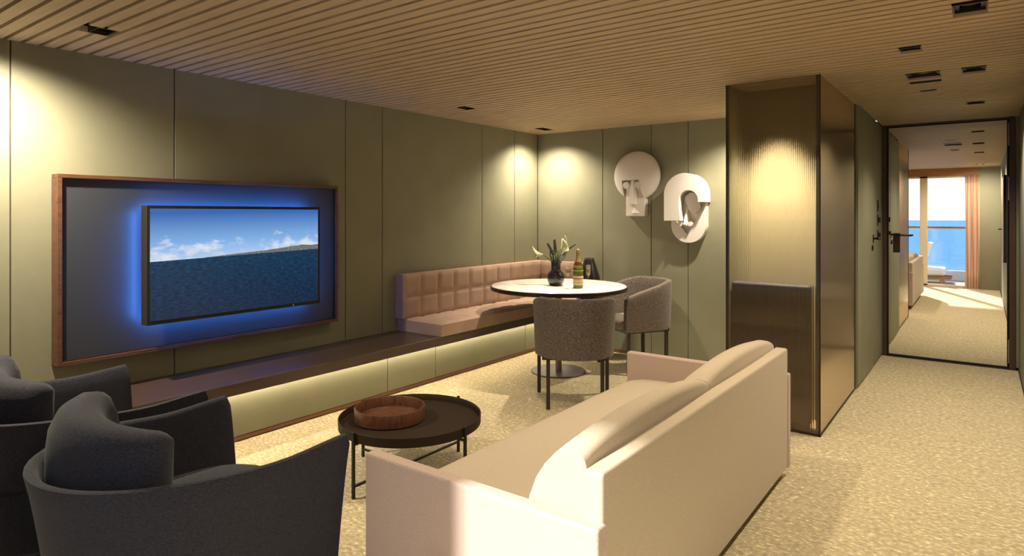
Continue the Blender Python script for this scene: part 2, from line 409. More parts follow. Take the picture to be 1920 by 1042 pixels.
for z0, z1 in ((2.04, 2.25), (1.54, 1.755), (.055, .27)):
    mb = MB(); mb.tube([(.4785, -.012, z0), (.4785, -.012, z1)], .005, 10); build('hinge', mb, 'alu', d1, smooth=True, autosmooth=40)
mb = MB(); mb.box(-.772, .26, YD-.04, YD, 0, .008); struct('trim_5', mb, 'black', 'dark threshold strip of the mirrored door')

# lever and door on the right wall, seen only in the mirror
d3 = thing('door_3', (XR, 1.95, 0), 0, 'flush olive green side door in the right wall, seen in the mirror', 'door', kind='structure')
mb = MB(); mb.box(-.006, -.0005, -.36, .36, .02, 2.15); build('door_leaf', mb, 'green', d3, bevel=.001, seg=1)
mb = MB(); mb.tube([(-.006, -.30, 1.17), (-.055, -.30, 1.17), (-.055, -.19, 1.17)], .009, 10); build('lever', mb, 'bronze', d3, smooth=True)
# tall framed picture on the right wall
t = thing('picture_frame', (XR, 3.4, 1.3), 0, 'dark framed tall picture on the right wall, seen edge-on in the mirrored door', 'picture')
mb = MB(); mb.box(-.035, -.001, -.35, .35, -.55, .65); build('frame', mb, 'blackm', t, bevel=.002, seg=1)
mb = MB(); mb.box(-.037, -.034, -.33, .33, -.53, .63); build('picture_sheet', mb, mat('art_sheet', (.42, .27, .17), .5), t)

# baseboards
mb = MB(); mb.box(-3.20, -1.42, YB-.008, YB, 0, .035); struct('baseboard_back', mb, 'skirt')
mb = MB(); mb.box(XL, XL+.008, YW, 1.39, 0, .035); struct('baseboard_left', mb, 'skirt')
mb = MB(); mb.box(XR-.006, XR, YW, YD-.04, 0, .02); struct('baseboard_right', mb, 'black')

# ------------------------------------------------------------------ window wall behind the camera
mb = MB(); mb.box(-.05, XR, YW-.10, YW, 0, H+.03); mb.box(XL, -3.85, YW-.10, YW, 0, H+.03)
struct('wall_window', mb, 'green', 'olive green wall pier beside the balcony window')
mb = MB(); mb.box(-3.85, -.05, YW-.12, YW+.02, 2.155, H+.03); struct('trim_6', mb, 'pelmet', 'warm brown wooden curtain pelmet')
w1 = thing('window_1', (-2, YW, 0), 0, 'full height sliding balcony window in a cream frame', 'window', kind='structure')
mb = MB()
for x0, x1 in ((-3.85, -3.79), (-2.97, -2.87), (-1.00, -.875), (-.11, -.05)): mb.box(x0+2, x1+2, -.10, -.04, .02, 2.155)
mb.box(-1.85, 1.95, -.10, -.04, 0, .05); mb.box(-1.85, 1.95, -.10, -.04, 2.12, 2.155)
build('window_frame', mb, 'frame', w1, bevel=.003, seg=1)
for x0, x1 in ((-3.79, -2.97), (-2.87, -1.00), (-.875, -.11)):
    mb = MB(); mb.box(x0+2, x1+2, -.073, -.067, .05, 2.12); build('window_pane', mb, 'pane', w1)
def curtain(name, x0, x1, y, z0, z1, n, amp, m_, lab, seedv, gather=0.0):
    mb = MB(); N = n * 10; rows = []
    rnd = random.Random(seedv); ph = [rnd.uniform(-.6, .6) for _ in range(n+2)]
    for iz in range(9):
        t = iz / 8; row = []
        for i in range(N+1):
            u = i / N; a = u * n * 2 * PI + ph[int(u*n)] * .25 * math.sin(u*n*2*PI)
            fl = 1 + gather * (t - .5)
            xx = (x0+x1)/2 + (u-.5) * (x1-x0) * (1 + .12 * (1-t)*0) 
            row.append((xx + .01*math.sin(a*.5+t*3), y + amp * fl * math.sin(a) * (1.0 - .25*t), z0 + (z1-z0) * t))
        rows.append(row)
    mb.grid(rows)
    o = build(name, mb, m_, smooth=True); k = o.modifiers.new('solid', 'SOLIDIFY'); k.thickness = .002
    return tag(o, lab, 'curtain')
curtain('curtain', -.275, -.055, YW+.075, .012, 2.15, 5, .022, 'sheer', 'pleated peach curtain beside the balcony window, reflected in the mirrored door', 3)
curtain('curtain', -3.95, -1.985, YW+.085, .012, 2.15, 22, .026, 'drape', 'drawn heavy curtain across the left part of the window behind the camera', 5)

# ------------------------------------------------------------------ outside: balcony, railing, lounger, sea
mb = MB(); mb.box(-5, 1.4, -2.2, YW-.12, -.12, -.01)
struct('balcony_floor', mb, 'deck', 'teak balcony deck')
t = thing('balcony_railing', (-2, -1.95, 0), 0, 'balcony railing with teak handrail and clear glass', 'railing')
mb = MB(); mb.box(-3, 3.4, -.04, .04, 1.115, 1.15); build('handrail', mb, 'rail', t, bevel=.004, seg=1)
mb = MB(); mb.box(-3, 3.4, -.02, .02, 1.085, 1.114); mb.box(-3, 3.4, -.05, .05, -.01, .20); build('rail_base', mb, 'white', t, bevel=.003, seg=1)
mb = MB(); mb.box(-3, 3.4, -.005, .005, .20, 1.085); build('glass_panel', mb, 'pane', t)
t = thing('lounge_chair', (-.82, -1.35, 0), 0, 'white balcony lounge chair with teak base, seen in the mirrored door', 'chair')
mb = MB(); mb.box(-.35, .20, -.30, .30, .14, .30); build('seat', mb, 'white', t, bevel=.05, seg=4)
mb = MB(); mb.prism([(-.32, .28), (-.22, .28), (-.02, .80), (-.10, .84)], 'y', -.28, .28); build('backrest', mb, 'white', t, bevel=.02, seg=3)
mb = MB(); mb.box(-.34, .30, -.26, -.20, .07, .13); mb.box(-.34, .30, .20, .26, .07, .13); mb.box(-.30, -.24, -.26, .26, -.01, .07); mb.box(.10, .16, -.26, .26, -.01, .07); build('base_frame', mb, 'rail', t, bevel=.004, seg=1)
sea = bpy.data.materials.new('sea_water'); sea.use_nodes = True
m = sea; b = m.node_tree.nodes['Principled BSDF']; b.inputs['Base Color'].default_value = (.10, .36, .78, 1); b.inputs['Roughness'].default_value = 1; b.inputs['Specular IOR Level'].default_value = .05
f = noise(m, coords(m, (.2, 1, 1)), .5, 6, .6); m.node_tree.links.new(ramp(m, f, ((.35, (.055, .20, .46)), (.65, (.09, .27, .54)))), b.inputs['Base Color'])
mb = MB(); mb.box(-3000, 3000, -2100, -6, -16.2, -15)
struct('sea', mb, sea, 'calm bright blue sea to the horizon')

# ------------------------------------------------------------------ fluted glass enclosure (corner column)
fl = bpy.data.materials.new('fluted_bronze_glass'); fl.use_nodes = True
def fluted(name, tintc, refl, rough, glossc):
    m = bpy.data.materials.new(name); m.use_nodes = True; n = m.node_tree.nodes; l = m.node_tree.links; n.clear()
    o = n.new('ShaderNodeOutputMaterial'); r = n.new('ShaderNodeBsdfRefraction'); g = n.new('ShaderNodeBsdfGlossy')
    mx = n.new('ShaderNodeMixShader'); r.inputs['Color'].default_value = (*tintc, 1); r.inputs['IOR'].default_value = 1.2
    r.inputs['Roughness'].default_value = rough; g.inputs['Roughness'].default_value = rough; g.inputs['Color'].default_value = (*glossc, 1)
    mx.inputs[0].default_value = refl
    df = n.new('ShaderNodeBsdfDiffuse'); df.inputs[0].default_value = (.42, .34, .23, 1); m2_ = n.new('ShaderNodeMixShader'); m2_.inputs[0].default_value = .09; m2_.name = 'film'  # tan diffuse share brightens the glass, painted in for the ceiling's reflection
    l.new(r.outputs[0], mx.inputs[1]); l.new(g.outputs[0], mx.inputs[2]); l.new(mx.outputs[0], m2_.inputs[1]); l.new(df.outputs[0], m2_.inputs[2]); l.new(m2_.outputs[0], o.inputs[0]); return m
M['flute_front'] = fluted('fluted_glass_front', (.93, .87, .74), .045, .03, (1, .85, .68))
fn = M['flute_front'].node_tree.nodes; lw = fn.new('ShaderNodeFresnel'); lw.inputs['IOR'].default_value = 1.75
M['flute_front'].node_tree.links.new(lw.outputs[0], [q for q in fn if q.type == 'MIX_SHADER' and q.name != 'film'][0].inputs[0])
M['flute_side'] = mat('fluted_bronze_side', (.66, .52, .39), .10, .92)
e_ = thing('fluted_glass_screen', (-1.12, 5.07, 0), 0, 'full height fluted bronze glass corner screen between lounge and corridor', 'glass screen')
X0, X1, Y0, Y1 = -1.422, -.825, 4.385, 5.755
def flutes(n, L, depth, sub=6):
    pts = []
    for i in range(n * sub + 1):
        u = i / sub; fr = u - math.floor(u); pts.append((L * i / (n * sub), depth * math.sin(PI * fr)))
    return pts
mb = MB(); P = flutes(52, X1 - X0 - .012, .0024)
rows = [[(X0 + .006 + a + 1.12, Y0 + .006 - d_ - 5.07, z) for a, d_ in P] for z in (.012, H)]
mb.grid(rows); back = [[(X0+.006+1.12, Y0+.010-5.07, z), (X1-.006+1.12, Y0+.010-5.07, z)] for z in (.012, H)]; mb.grid(back)
build('front_glass', mb, 'flute_front', e_, smooth=True, autosmooth=60)
mb = MB(); P = flutes(96, Y1 - Y0 - .012, .0012)
rows = [[(X1 - .006 + d_ + 1.12, Y0 + .006 + a - 5.07, z) for a, d_ in P] for z in (.012, H)]
mb.grid(rows); build('side_glass', mb, 'flute_side', e_, smooth=True, autosmooth=60)
mb = MB(); mb.box(X1-.007+1.12, X1+1.12, Y0-5.07, Y0+.007-5.07, 0, H); mb.box(X0+1.12, X0+.006+1.12, Y0-5.07, Y0+.007-5.07, 0, H)
mb.box(X0+1.12, X1+1.12, Y0-5.07, Y0+.012-5.07, 0, .012); mb.box(X1-.012+1.12, X1+1.12, Y0-5.07, Y1-5.07, 0, .012); mb.box(X1-.006+1.12, X1+1.12, Y1-.006-5.07, Y1-5.07, 0, H)
build('edge_trim', mb, 'bronze', e_)
mb = MB(); mb.box(X0+1.12, X0+.02+1.12, Y0+.012-5.07, YB-5.07, 0, H); build('side_panel', mb, 'green', e_)
mb = MB(); mb.box(X1-.03+1.12, X1-.015+1.12, Y0+.012-5.07, Y1-5.07, 0, H); build('inner_panel', mb, 'green', e_)
mb = MB(); mb.box(X0+.02+1.12, X1-.03+1.12, 4.74-5.07, 4.76-5.07, 0, H); build('niche_back', mb, mat('niche_cream', (.40, .36, .25), .7), e_)
# added spot, makes the bright pool seen through the fluted glass
spot('niche_fill_spot', -1.17, 4.46, 2.24, 340, 62, 1.0, (-1.17, 4.74, .80), .04, (1, .90, .74))
t = thing('bar_cabinet', (-1.14, 4.70, 0), 0, 'dark navy low cabinet standing behind the fluted glass front', 'cabinet')
mb = MB(); mb.box(-.256, .256, -.28, -.19, .05, .95); build('body', mb, mat('navy_lacquer', (.048, .047, .078), .6), t, bevel=.02, seg=3)
mb = MB(); mb.box(-.24, .24, -.26, -.20, 0, .05); build('plinth', mb, 'blackm', t)

# ------------------------------------------------------------------ framed television
TZ0, TZ1, TY0, TY1 = .606, 1.625, 1.249, 3.053; TX = -3.90
tv = thing('glass_wall_panel', (XL, 2.151, 1.115), 0, 'walnut framed glossy black wall panel around the backlit television', 'wall panel')
def tb(mb, x0, x1, y0, y1, z0, z1): mb.box(x0-XL, x1-XL, y0-2.151, y1-2.151, z0-1.115, z1-1.115)
mb = MB(); q = .022
for (a, b_, c, d_) in ((TY0, TY1, TZ0, TZ0+q), (TY0, TY1, TZ1-q, TZ1), (TY0, TY0+q, TZ0+q, TZ1-q), (TY1-q, TY1, TZ0+q, TZ1-q)): tb(mb, XL+.002, TX, a, b_, c, d_)
build('walnut_frame', mb, 'walnut', tv, bevel=.002, seg=2)
mb = MB(); q2 = q + .006
for (a, b_, c, d_) in ((TY0+q, TY1-q, TZ0+q, TZ0+q2), (TY0+q, TY1-q, TZ1-q2, TZ1-q), (TY0+q, TY0+q2, TZ0+q2, TZ1-q2), (TY1-q2, TY1-q, TZ0+q2, TZ1-q2)): tb(mb, XL+.004, TX-.006, a, b_, c, d_)
build('inner_trim', mb, 'bronze', tv)
PX = TX - .022
mb = MB(); tb(mb, XL+.004, PX, TY0+q2, TY1-q2, TZ0+q2, TZ1-q2)
build('glass_backing', mb, mat('gloss_black_glass', (.044, .047, .056), .46, spec=.3), tv)
SX = -3.79
t = thing('television', (SX, 2.226, 1.121), 0, 'flat television showing blue sea, coast and sky, backlit in blue', 'television')
def sb_(mb, x0, x1, y0, y1, z0, z1): mb.box(x0-SX, x1-SX, y0-2.226, y1-2.226, z0-1.121, z1-1.121)
SY0, SY1, SZ0, SZ1 = 1.643, 2.809, .780, 1.462
mb = MB(); sb_(mb, SX-.070, SX-.001, SY0, SY1, SZ0, SZ1); cas_ = build('casing', mb, 'blackm', t, bevel=.002, seg=1)
mb = MB(); sb_(mb, PX+.002, SX-.071, 1.95, 2.45, .95, 1.3); build('wall_mount', mb, 'blackm', t)
b0 = .018; mb = MB(); sb_(mb, SX-.001, SX+.0005, SY0+b0, SY1-b0, SZ0+b0+.004, SZ1-b0)
# screen picture
m = bpy.data.materials.new('screen_picture'); m.use_nodes = True; n = m.node_tree.nodes; l = m.node_tree.links; b = n['Principled BSDF']
b.inputs['Base Color'].default_value = (.01, .01, .01, 1); b.inputs['Roughness'].default_value = .25
tcn = n.new('ShaderNodeTexCoord'); sp = n.new('ShaderNodeSeparateXYZ'); l.new(tcn.outputs['Object'], sp.inputs[0])
def mth(op, a, b_=None, c=None):
    k = n.new('ShaderNodeMath'); k.operation = op
    for i_, v_ in enumerate((a, b_, c)):
        if v_ is None: continue
        if isinstance(v_, (int, float)): k.inputs[i_].default_value = v_
        else: l.new(v_, k.inputs[i_])
    return k.outputs[0]
Yc, Zc = sp.outputs['Y'], sp.outputs['Z']            # y -.56..+.56 , z -.32..+.32
hz = mth('ADD', mth('MULTIPLY', Yc, .0245), .033)      # tilted horizon
hgt = mth('SUBTRACT', Zc, hz)
def nz(scale_vec, sc, det=4, rg=.6, dist=0):
    mp = n.new('ShaderNodeMapping'); mp.inputs['Scale'].default_value = scale_vec; l.new(tcn.outputs['Object'], mp.inputs[0])
    t_ = n.new('ShaderNodeTexNoise'); t_.inputs['Scale'].default_value = sc; t_.inputs['Detail'].default_value = det; t_.inputs['Roughness'].default_value = rg; t_.inputs['Distortion'].default_value = dist
    l.new(mp.outputs[0], t_.inputs['Vector']); return t_.outputs['Fac']
def mixc(fac, a, b_):
    k = n.new('ShaderNodeMix'); k.data_type = 'RGBA'
    l.new(fac, k.inputs['Factor']) if not isinstance(fac, float) else None
    for idx, v_ in ((6, a), (7, b_)):
        if isinstance(v_, tuple): k.inputs[idx].default_value = (*v_, 1)
        else: l.new(v_, k.inputs[idx])
    return k.outputs[2]
sky = ramp(m, mth('MULTIPLY', hgt, 3.3), ((0, (.42, .60, .84)), (.3, (.22, .44, .78)), (.9, (.030, .13, .44))))
cl = nz((1, 1, 2.4), 7, 8, .6); env = ramp(m, mth('MULTIPLY', hgt, 3.3), ((0, (.55,)*3), (.18, (.62,)*3), (.42, (.50,)*3), (.75, (.30,)*3)))
clf = ramp(m, mth('ADD', cl, mth('SUBTRACT', env, .5)), ((.56, (0, 0, 0)), (.72, (.9, .9, .9))))
skyc = mixc(clf, sky, (.74, .78, .84))
wv = nz((1, 1, 3.5), 30, 6, .7, .3)
depth = mth('MULTIPLY', hgt, -3.0)
seac = ramp(m, mth('ADD', mth('MULTIPLY', wv, .9), mth('MULTIPLY', depth, -.12)), ((.30, (.001, .014, .045)), (.50, (.002, .042, .105)), (.70, (.02, .13, .24))))
landh = mth('MULTIPLY', ramp(m, mth('ADD', Yc, .5), ((.22, (0,)*3), (.45, (.28,)*3), (.66, (.50,)*3), (.93, (1.0,)*3), (1.0, (.9,)*3))), .036)
landn = mth('MULTIPLY', mth('SUBTRACT', nz((1, 1, .2), 14, 4), .5), .012)
island = mth('MULTIPLY', mth('LESS_THAN', hgt, mth('ADD', landh, mth('MULTIPLY', landn, mth('MULTIPLY', landh, 30)))), mth('GREATER_THAN', Yc, -.25))
landc = ramp(m, nz((1, 1, 1.5), 60, 5, .7), ((.35, (.09, .115, .12)), (.55, (.17, .18, .16)), (.7, (.45, .38, .30))))
pic = mixc(island, skyc, landc)
pic = mixc(mth('LESS_THAN', hgt, 0.0), pic, seac)
l.new(pic, b.inputs['Emission Color']); b.inputs['Emission Strength'].default_value = 1.0
build('screen', mb, m, t)
for (a, b_, c, d_) in ((SY0+.03, SY1-.03, SZ0+.008, SZ0+.016), (SY0+.03, SY1-.03, SZ1-.016, SZ1-.008), (SY0+.008, SY0+.016, SZ0+.03, SZ1-.03), (SY1-.016, SY1-.008, SZ0+.03, SZ1-.03)):
    mb = MB(); sb_(mb, SX-.080, SX-.071, a, b_, c, d_); tag(build('light_strip', mb, 'ledblue', cas_), 'glowing blue light strip')
mb = MB(); mb.tube([(.001, 2.59-2.226, .782-1.121+.008), (.004, 2.59-2.226, .782-1.121+.008)], .004, 10); build('power_light', mb, 'white', t)

# ------------------------------------------------------------------ built-in bench
BX = -3.48; BP = -3.71; BY0 = 1.42; RX = -3.38; RY = 5.34; RP = 5.57
bn = thing('built_in_bench', (-3.75, 3.6, 0), 0, 'long low built-in bench with dark wood top and lit olive green front panels', 'bench')
ox, oy = 3.75, -3.6
mb = MB(); mb.prism([(XL+.001+ox, BY0+oy), (BX+ox, BY0+oy), (BX+ox, RY+oy), (RX+ox, RY+oy), (RX+ox, YB-.001+oy), (XL+.001+ox, YB-.001+oy)], 'z', .36, .43)
build('bench_top', mb, 'bench', bn, bevel=.002, seg=1)
seams = [BY0+.01, 2.07, 3.376, 3.914, 5.22, RP]
for a, b_ in zip(seams, seams[1:]):
    mb = MB(); mb.box(BP-.02+ox, BP+ox, a+.003+oy, b_-.003+oy, .035, .36); build('front_panel', mb, 'green', bn, bevel=.002, seg=1)
mb = MB(); mb.box(BP+.003+ox, RX-.02+ox, RP+oy, RP+.02+oy, .035, .36); build('front_panel', mb, 'green', bn, bevel=.002, seg=1)
mb = MB(); mb.box(BP-.015+ox, BP-.002+ox, BY0+oy, RP+oy, .008, .032); mb.box(BP+ox, RX-.02+ox, RP+.002+oy, RP+.015+oy, .008, .032); build('skirting', mb, 'skirt', bn)
mb = MB(); mb.box(BP-.06+ox, BP-.021+ox, BY0+oy, YB-.01+oy, 0, .36); mb.box(XL+.02+ox, BP-.06+ox, BY0+oy, BY0+.02+oy, 0, .36); mb.box(BP-.02+ox, RX-.02+ox, RP+.021+oy, RP+.05+oy, 0, .36); build('carcass', mb, 'blackm', bn)
mb = MB(); mb.box(BP+.035+ox, BP+.047+ox, BY0+.05+oy, RY+.2+oy, .353, .3595); mb.box(BP+.06+ox, RX-.03+ox, RP-.047+oy, RP-.035+oy, .353, .3595)
tag(build('light_strip', mb, 'ledwarm', bn), 'warm glowing strip under the bench top')

# banquette
bq = thing('banquette', (-3.75, 4.7, .43), 0, 'dusty pink tufted banquette cushions in the room corner on the bench', 'banquette')
bo = Vector((3.75, -4.7, -.43))
def puff_box(mb, x0, x1, y0, y1, z0, z1, nx, ny, nz_, dirs, amp, cells, off_=Vector((0, 0, 0)), res=6):
    """box whose chosen faces bulge between a grid of seams"""
    def face(ax, sgn):
        lo = [x0, y0, z0]; hi = [x1, y1, z1]
        u, v = [i for i in range(3) if i != ax]
        cu = cells.get((ax, u), 1); cv = cells.get((ax, v), 1)
        NU, NV = max(1, cu*res) if (ax, sgn) in dirs else 1, max(1, cv*res) if (ax, sgn) in dirs else 1
        rows = []
        for i in range(NU+1):
            row = []
            for j in range(NV+1):
                p = [0, 0, 0]; p[u] = lo[u] + (hi[u]-lo[u])*i/NU; p[v] = lo[v] + (hi[v]-lo[v])*j/NV; p[ax] = hi[ax] if sgn > 0 else lo[ax]
                if (ax, sgn) in dirs:
                    fu = abs(math.sin(PI*i/NU*cu)); fv = abs(math.sin(PI*j/NV*cv))
                    p[ax] += sgn * amp * (min(fu*3.4, 1)**.5) * (min(fv*3.4, 1)**.5)
                row.append(tuple(Vector(p) + off_))
            rows.append(row)
        mb.grid(rows)
    for ax in range(3):
        for sgn in (-1, 1): face(ax, sgn)
mb = MB(); puff_box(mb, XL+.004, -3.895, 3.71, YB-.005, .535, .905, 1, 1, 1, {(0, 1)}, .014, {(0, 1): 10, (0, 2): 2}, bo, 8)
build('back_cushion', mb, 'rose', bq, smooth=True, weld=False, autosmooth=50)
mb = MB(); puff_box(mb, -3.875, -3.27, YB-.10, YB-.005, .535, .905, 1, 1, 1, {(1, -1)}, .014, {(1, 0): 3, (1, 2): 2}, bo, 6)
build('back_cushion', mb, 'rose', bq, smooth=True, autosmooth=50)
for a, b_ in ((3.735, 4.92), (4.925, RY-.002)):
    mb = MB(); puff_box(mb, XL+.004, -3.475, a, b_, .4305, .525, 1, 1, 1, {(2, 1)}, .012, {(2, 1): max(1, round((b_-a)/.2)), (2, 0): 2}, bo, 6); build('seat_cushion', mb, 'rose', bq, smooth=True, autosmooth=50, )
mb = MB(); puff_box(mb, XL+.004, RX+.01, RY, YB-.005, .4305, .525, 1, 1, 1, {(2, 1)}, .012, {(2, 0): 3, (2, 1): 2}, bo, 6); build('seat_cushion', mb, 'rose', bq, smooth=True, autosmooth=50)

# tall dark floor vase beside the banquette
fv = MB(); fv.lathe([(0, 0), (.095, 0), (.098, .02), (.125, .35), (.130, .62), (.110, .78), (.070, .90), (.052, .95), (.050, .97), (.040, .97), (.045, .93), (0, .9)])
o = build('floor_vase', fv, 'ceramic', smooth=True); o.location = (-3.19, 5.60, 0); tag(o, 'tall dark floor vase at the end of the banquette behind the dining table', 'vase')

# ------------------------------------------------------------------ dining table
TC = (-3.06, 4.82)
t = thing('dining_table', (TC[0], TC[1], 0), 0, 'round pedestal dining table with pale marble top and dark rim', 'table')
mb = MB(); mb.lathe([(0, .7705), (.600, .7705), (.603, .7725), (.600, .775), (0, .775)], n=96); build('marble_top', mb, 'marble', t, smooth=True, autosmooth=40)
mb = MB(); mb.lathe([(0, .738), (.597, .738), (.610, .742), (.612, .770), (.608, .775), (.604, .775), (.604, .770), (0, .770)], n=96); build('table_rim', mb, 'bronze', t, smooth=True, autosmooth=40)
mb = MB(); mb.tube([(0, 0, .012), (0, 0, .735)], .028, 28); build('pedestal', mb, mat('taupe_metal', (.16, .115, .09), .4, .4), t, smooth=True, autosmooth=40)
mb = MB(); mb.lathe([(0, .735), (.12, .735), (.12, .725), (0, .725)], n=32); build('top_plate', mb, 'bronze', t)
mb = MB(); mb.lathe([(0, 0), (.245, 0), (.247, .008), (.243, .013), (0, .014)], n=72); build('base_plate', mb, mat('taupe_base', (.085, .062, .052), .5, .2), t, smooth=True, autosmooth=40)

# ------------------------------------------------------------------ U-shaped shells (arm chairs and dining chairs)
def ushape(hw, yt, r, n_arc=20, n_arm=6):
    """plan path: right tip -> back -> left tip, facing +y. returns list of (x,y,nx,ny,s)"""
    pts = []
    pts.append((hw, yt, 1, 0)); pts.append((hw, yt - .012, 1, 0))
    for i in range(1, n_arm): pts.append((hw, yt - (yt) * i / n_arm, 1, 0))
    for i in range(n_arc + 1):
        a = -PI * i / n_arc
        ca, sa = math.cos(a), math.sin(a); e_ = 1.0
        xx = hw * math.copysign(abs(ca) ** e_, ca); yy = -r * abs(sa) ** e_
        nn = Vector((ca / hw, sa / r)).normalized()
        pts.append((xx, yy, nn[0], nn[1]))
    for i in range(1, n_arm): pts.append((-hw, yt * i / n_arm, -1, 0))
    pts.append((-hw, yt - .012, -1, 0)); pts.append((-hw, yt, -1, 0))
    return pts
def shell(mb, path, zb, top, thick, flare, zi, levels=8):
    """closed band: outer up, rim, inner down."""
    rows = []
    N = len(path)
    for i, (x, y, nx, ny) in enumerate(path):
        s = i / (N - 1); zt = top(s); prof = []
        for k in range(levels + 1):
            z = zb + (zt - thick*.4 - zb) * k / levels; fx = flare(z, zt)
            prof.append((x - nx*fx, y - ny*fx, z))
        f1 = flare(zt, zt)
        prof.append((x - nx*(f1+thick*.15), y - ny*(f1+thick*.15), zt - thick*.12))
        prof.append((x - nx*(f1+thick*.5), y - ny*(f1+thick*.5), zt))
        prof.append((x - nx*(f1+thick*.85), y - ny*(f1+thick*.85), zt - thick*.12))
        for k in range(levels, -1, -1):
            z = zi + (zt - thick*.4 - zi) * k / levels; fx = flare(z, zt) + thick
            prof.append((x - nx*fx, y - ny*fx, z))
        rows.append(prof)
    V = mb.grid(rows, closev=True)
    for R, rev in ((V[0], False), (V[-1], True)):
        L = len(R); h_ = L // 2
        for k in range(h_):
            a, b_, c, d_ = R[k], R[k+1], R[L-2-k], R[L-1-k]
            q = []
            for w in (a, b_, c, d_):
                if w not in q: q.append(w)
            if len(q) > 2: 
                try: mb.bm.faces.new(q)
                except ValueError: pass

# armchairs (dark, facing +y)
def make_armchair():
    t = thing('armchair', (0, 0, 0), 0, 'x', 'armchair', 'pair of charcoal armchairs facing the coffee table')
    path = ushape(.403, .38, .425, 24, 7)
    fl_ = lambda z, zt: .088 * (max(0, (zt - z)) / .60) ** .75 if z < zt else 0
    top = lambda s: .660 - .018*math.exp(-((abs(2*s-1)-.72)/.16)**2) - (.030 if abs(2*s-1) > .999 else 0)
    mb = MB(); shell(mb, path, .055, top, .034, fl_, .12, 10); build('shell', mb, 'char', t, smooth=True, autosmooth=60)
    # seat cushion
    mb = MB(); rows = []; A = 36
    def outline(k, off_):
        a = 2*PI*k/A; c_, s_ = math.cos(a), math.sin(a)
        e2 = 3.2; rr = (abs(c_)**e2 + abs(s_)**e2) ** (-1/e2)
        return ((.325-off_)*rr*c_, .03 + (.375-off_)*rr*s_)
    for off_, z in ((.03, .15), (.0, .18), (0, .30), (.0, .39), (.012, .415), (.05, .432), (.14, .440)):
        rows.append([(*outline(k, off_), z) for k in range(A)])
    V = mb.grid(rows, closev=True); mb.bm.faces.new(V[0]); mb.bm.faces.new(V[-1])
    build('seat_cushion', mb, 'char', t, smooth=True)
    # curved bolster inside the back
    mb = MB(); rows = []; NB = 26
    for i in range(NB + 1):
        s = i / NB; a = math.radians(-31) - math.radians(122) * s
        cx_, cy_ = math.cos(a), math.sin(a); R = .255 + .040*s
        edge = min(1, (min(s, 1-s) * 12) ** .5 * .75 + .30)
        hgt_ = .762 + .055*math.sin(PI*s*.55) ; th = (.076 + .018*s) * edge
        ring = []
        for k in range(20):
            q_ = 2*PI*k/20; cc, ss = math.cos(q_), math.sin(q_); e3 = 3.0
            rr = (abs(cc)**e3 + abs(ss)**e3) ** (-1/e3)
            zm = (.43 + hgt_)/2; zh = (hgt_ - .43)/2 * (.85 + .15*edge)
            lean = .035 * (ss*rr)
            ring.append(((R + th*rr*cc + lean*.3) * cx_, (R + th*rr*cc) * cy_ , zm + zh*rr*ss))
        rows.append(ring)
    V = mb.grid(rows, closev=True); mb.bm.faces.new(V[0]); mb.bm.faces.new(V[-1])
    build('back_cushion', mb, 'char', t, smooth=True, autosmooth=65)
    mb = MB(); mb.lathe([(0, 0), (.24, 0), (.24, .04), (.20, .056), (0, .056)], n=40); build('base', mb, 'blackm', t, smooth=True, autosmooth=40)
    return t
a1 = make_armchair(); a1.location = (-2.150, 1.04, 0); a1['label'] = 'dark charcoal curved armchair in the foreground beside the cream sofa'
a2 = copy_tree(a1); a2.location = (-3.075, 1.03, 0); a2['label'] = 'dark charcoal armchair cut off by the left edge, by the television wall'

# dining chairs
def make_dchair():
    t = thing('dining_chair', (0, 0, 0), 0, 'x', 'chair', 'grey barrel dining chairs')
    path = ushape(.312, .29, .325, 22, 6)
    def top(s):
        q_ = abs(2*s-1); return .812 - .145 * max(0, (q_-.38)/.62) ** 1.25
    fl_ = lambda z, zt: .018 * max(0, (.8 - z) / .43)
    mb = MB(); shell(mb, path, .375, top, .045, fl_, .40, 6); build('shell', mb, 'grey', t, smooth=True, autosmooth=60)
    mb = MB(); rows = []; A = 32
    for off_, z in ((.02, .385), (0, .395), (0, .44), (.008, .458), (.04, .470), (.12, .476)):
        row = []
        for k in range(A):
            a = 2*PI*k/A; c_, s_ = math.cos(a), math.sin(a)
            if s_ >= 0: rr = (abs(c_)**5 + abs(s_)**5) ** -.2; x, y = (.240-off_)*rr*c_, (.305-off_)*rr*s_
            else: rr = (abs(c_)**2.2 + abs(s_)**2.2) ** (-1/2.2); x, y = (.240-off_)*rr*c_, (.245-off_)*rr*s_
            row.append((x, y, z))
        rows.append(row)
    V = mb.grid(rows, closev=True); mb.bm.faces.new(V[0]); mb.bm.faces.new(V[-1]); build('seat', mb, 'greyseat', t, smooth=True, autosmooth=60)
    for x, y in ((.268, .25), (-.268, .25), (.195, -.19), (-.195, -.19)):
        mb = MB(); mb.box(x-.014, x+.014, y-.014, y+.014, 0, .39); build('leg', mb, 'legs', t, bevel=.002, seg=1)
    mb = MB(); mb.box(-.24, .24, -.19, .25, .355, .385); build('seat_frame', mb, 'legs', t)
    return t
def face(o, loc, d): o.location = loc; o.rotation_euler = (0, 0, math.atan2(-d[0], d[1]))
c1 = make_dchair(); face(c1, (-2.470, 4.110, 0), (-.55, .84)); c1['label'] = 'grey boucle barrel chair in front of the round table, back to camera'
c2 = copy_tree(c1); face(c2, (-2.585, 5.425, 0), (-.50, -.78)); c2['label'] = 'grey boucle barrel chair between the round table and back wall, right'

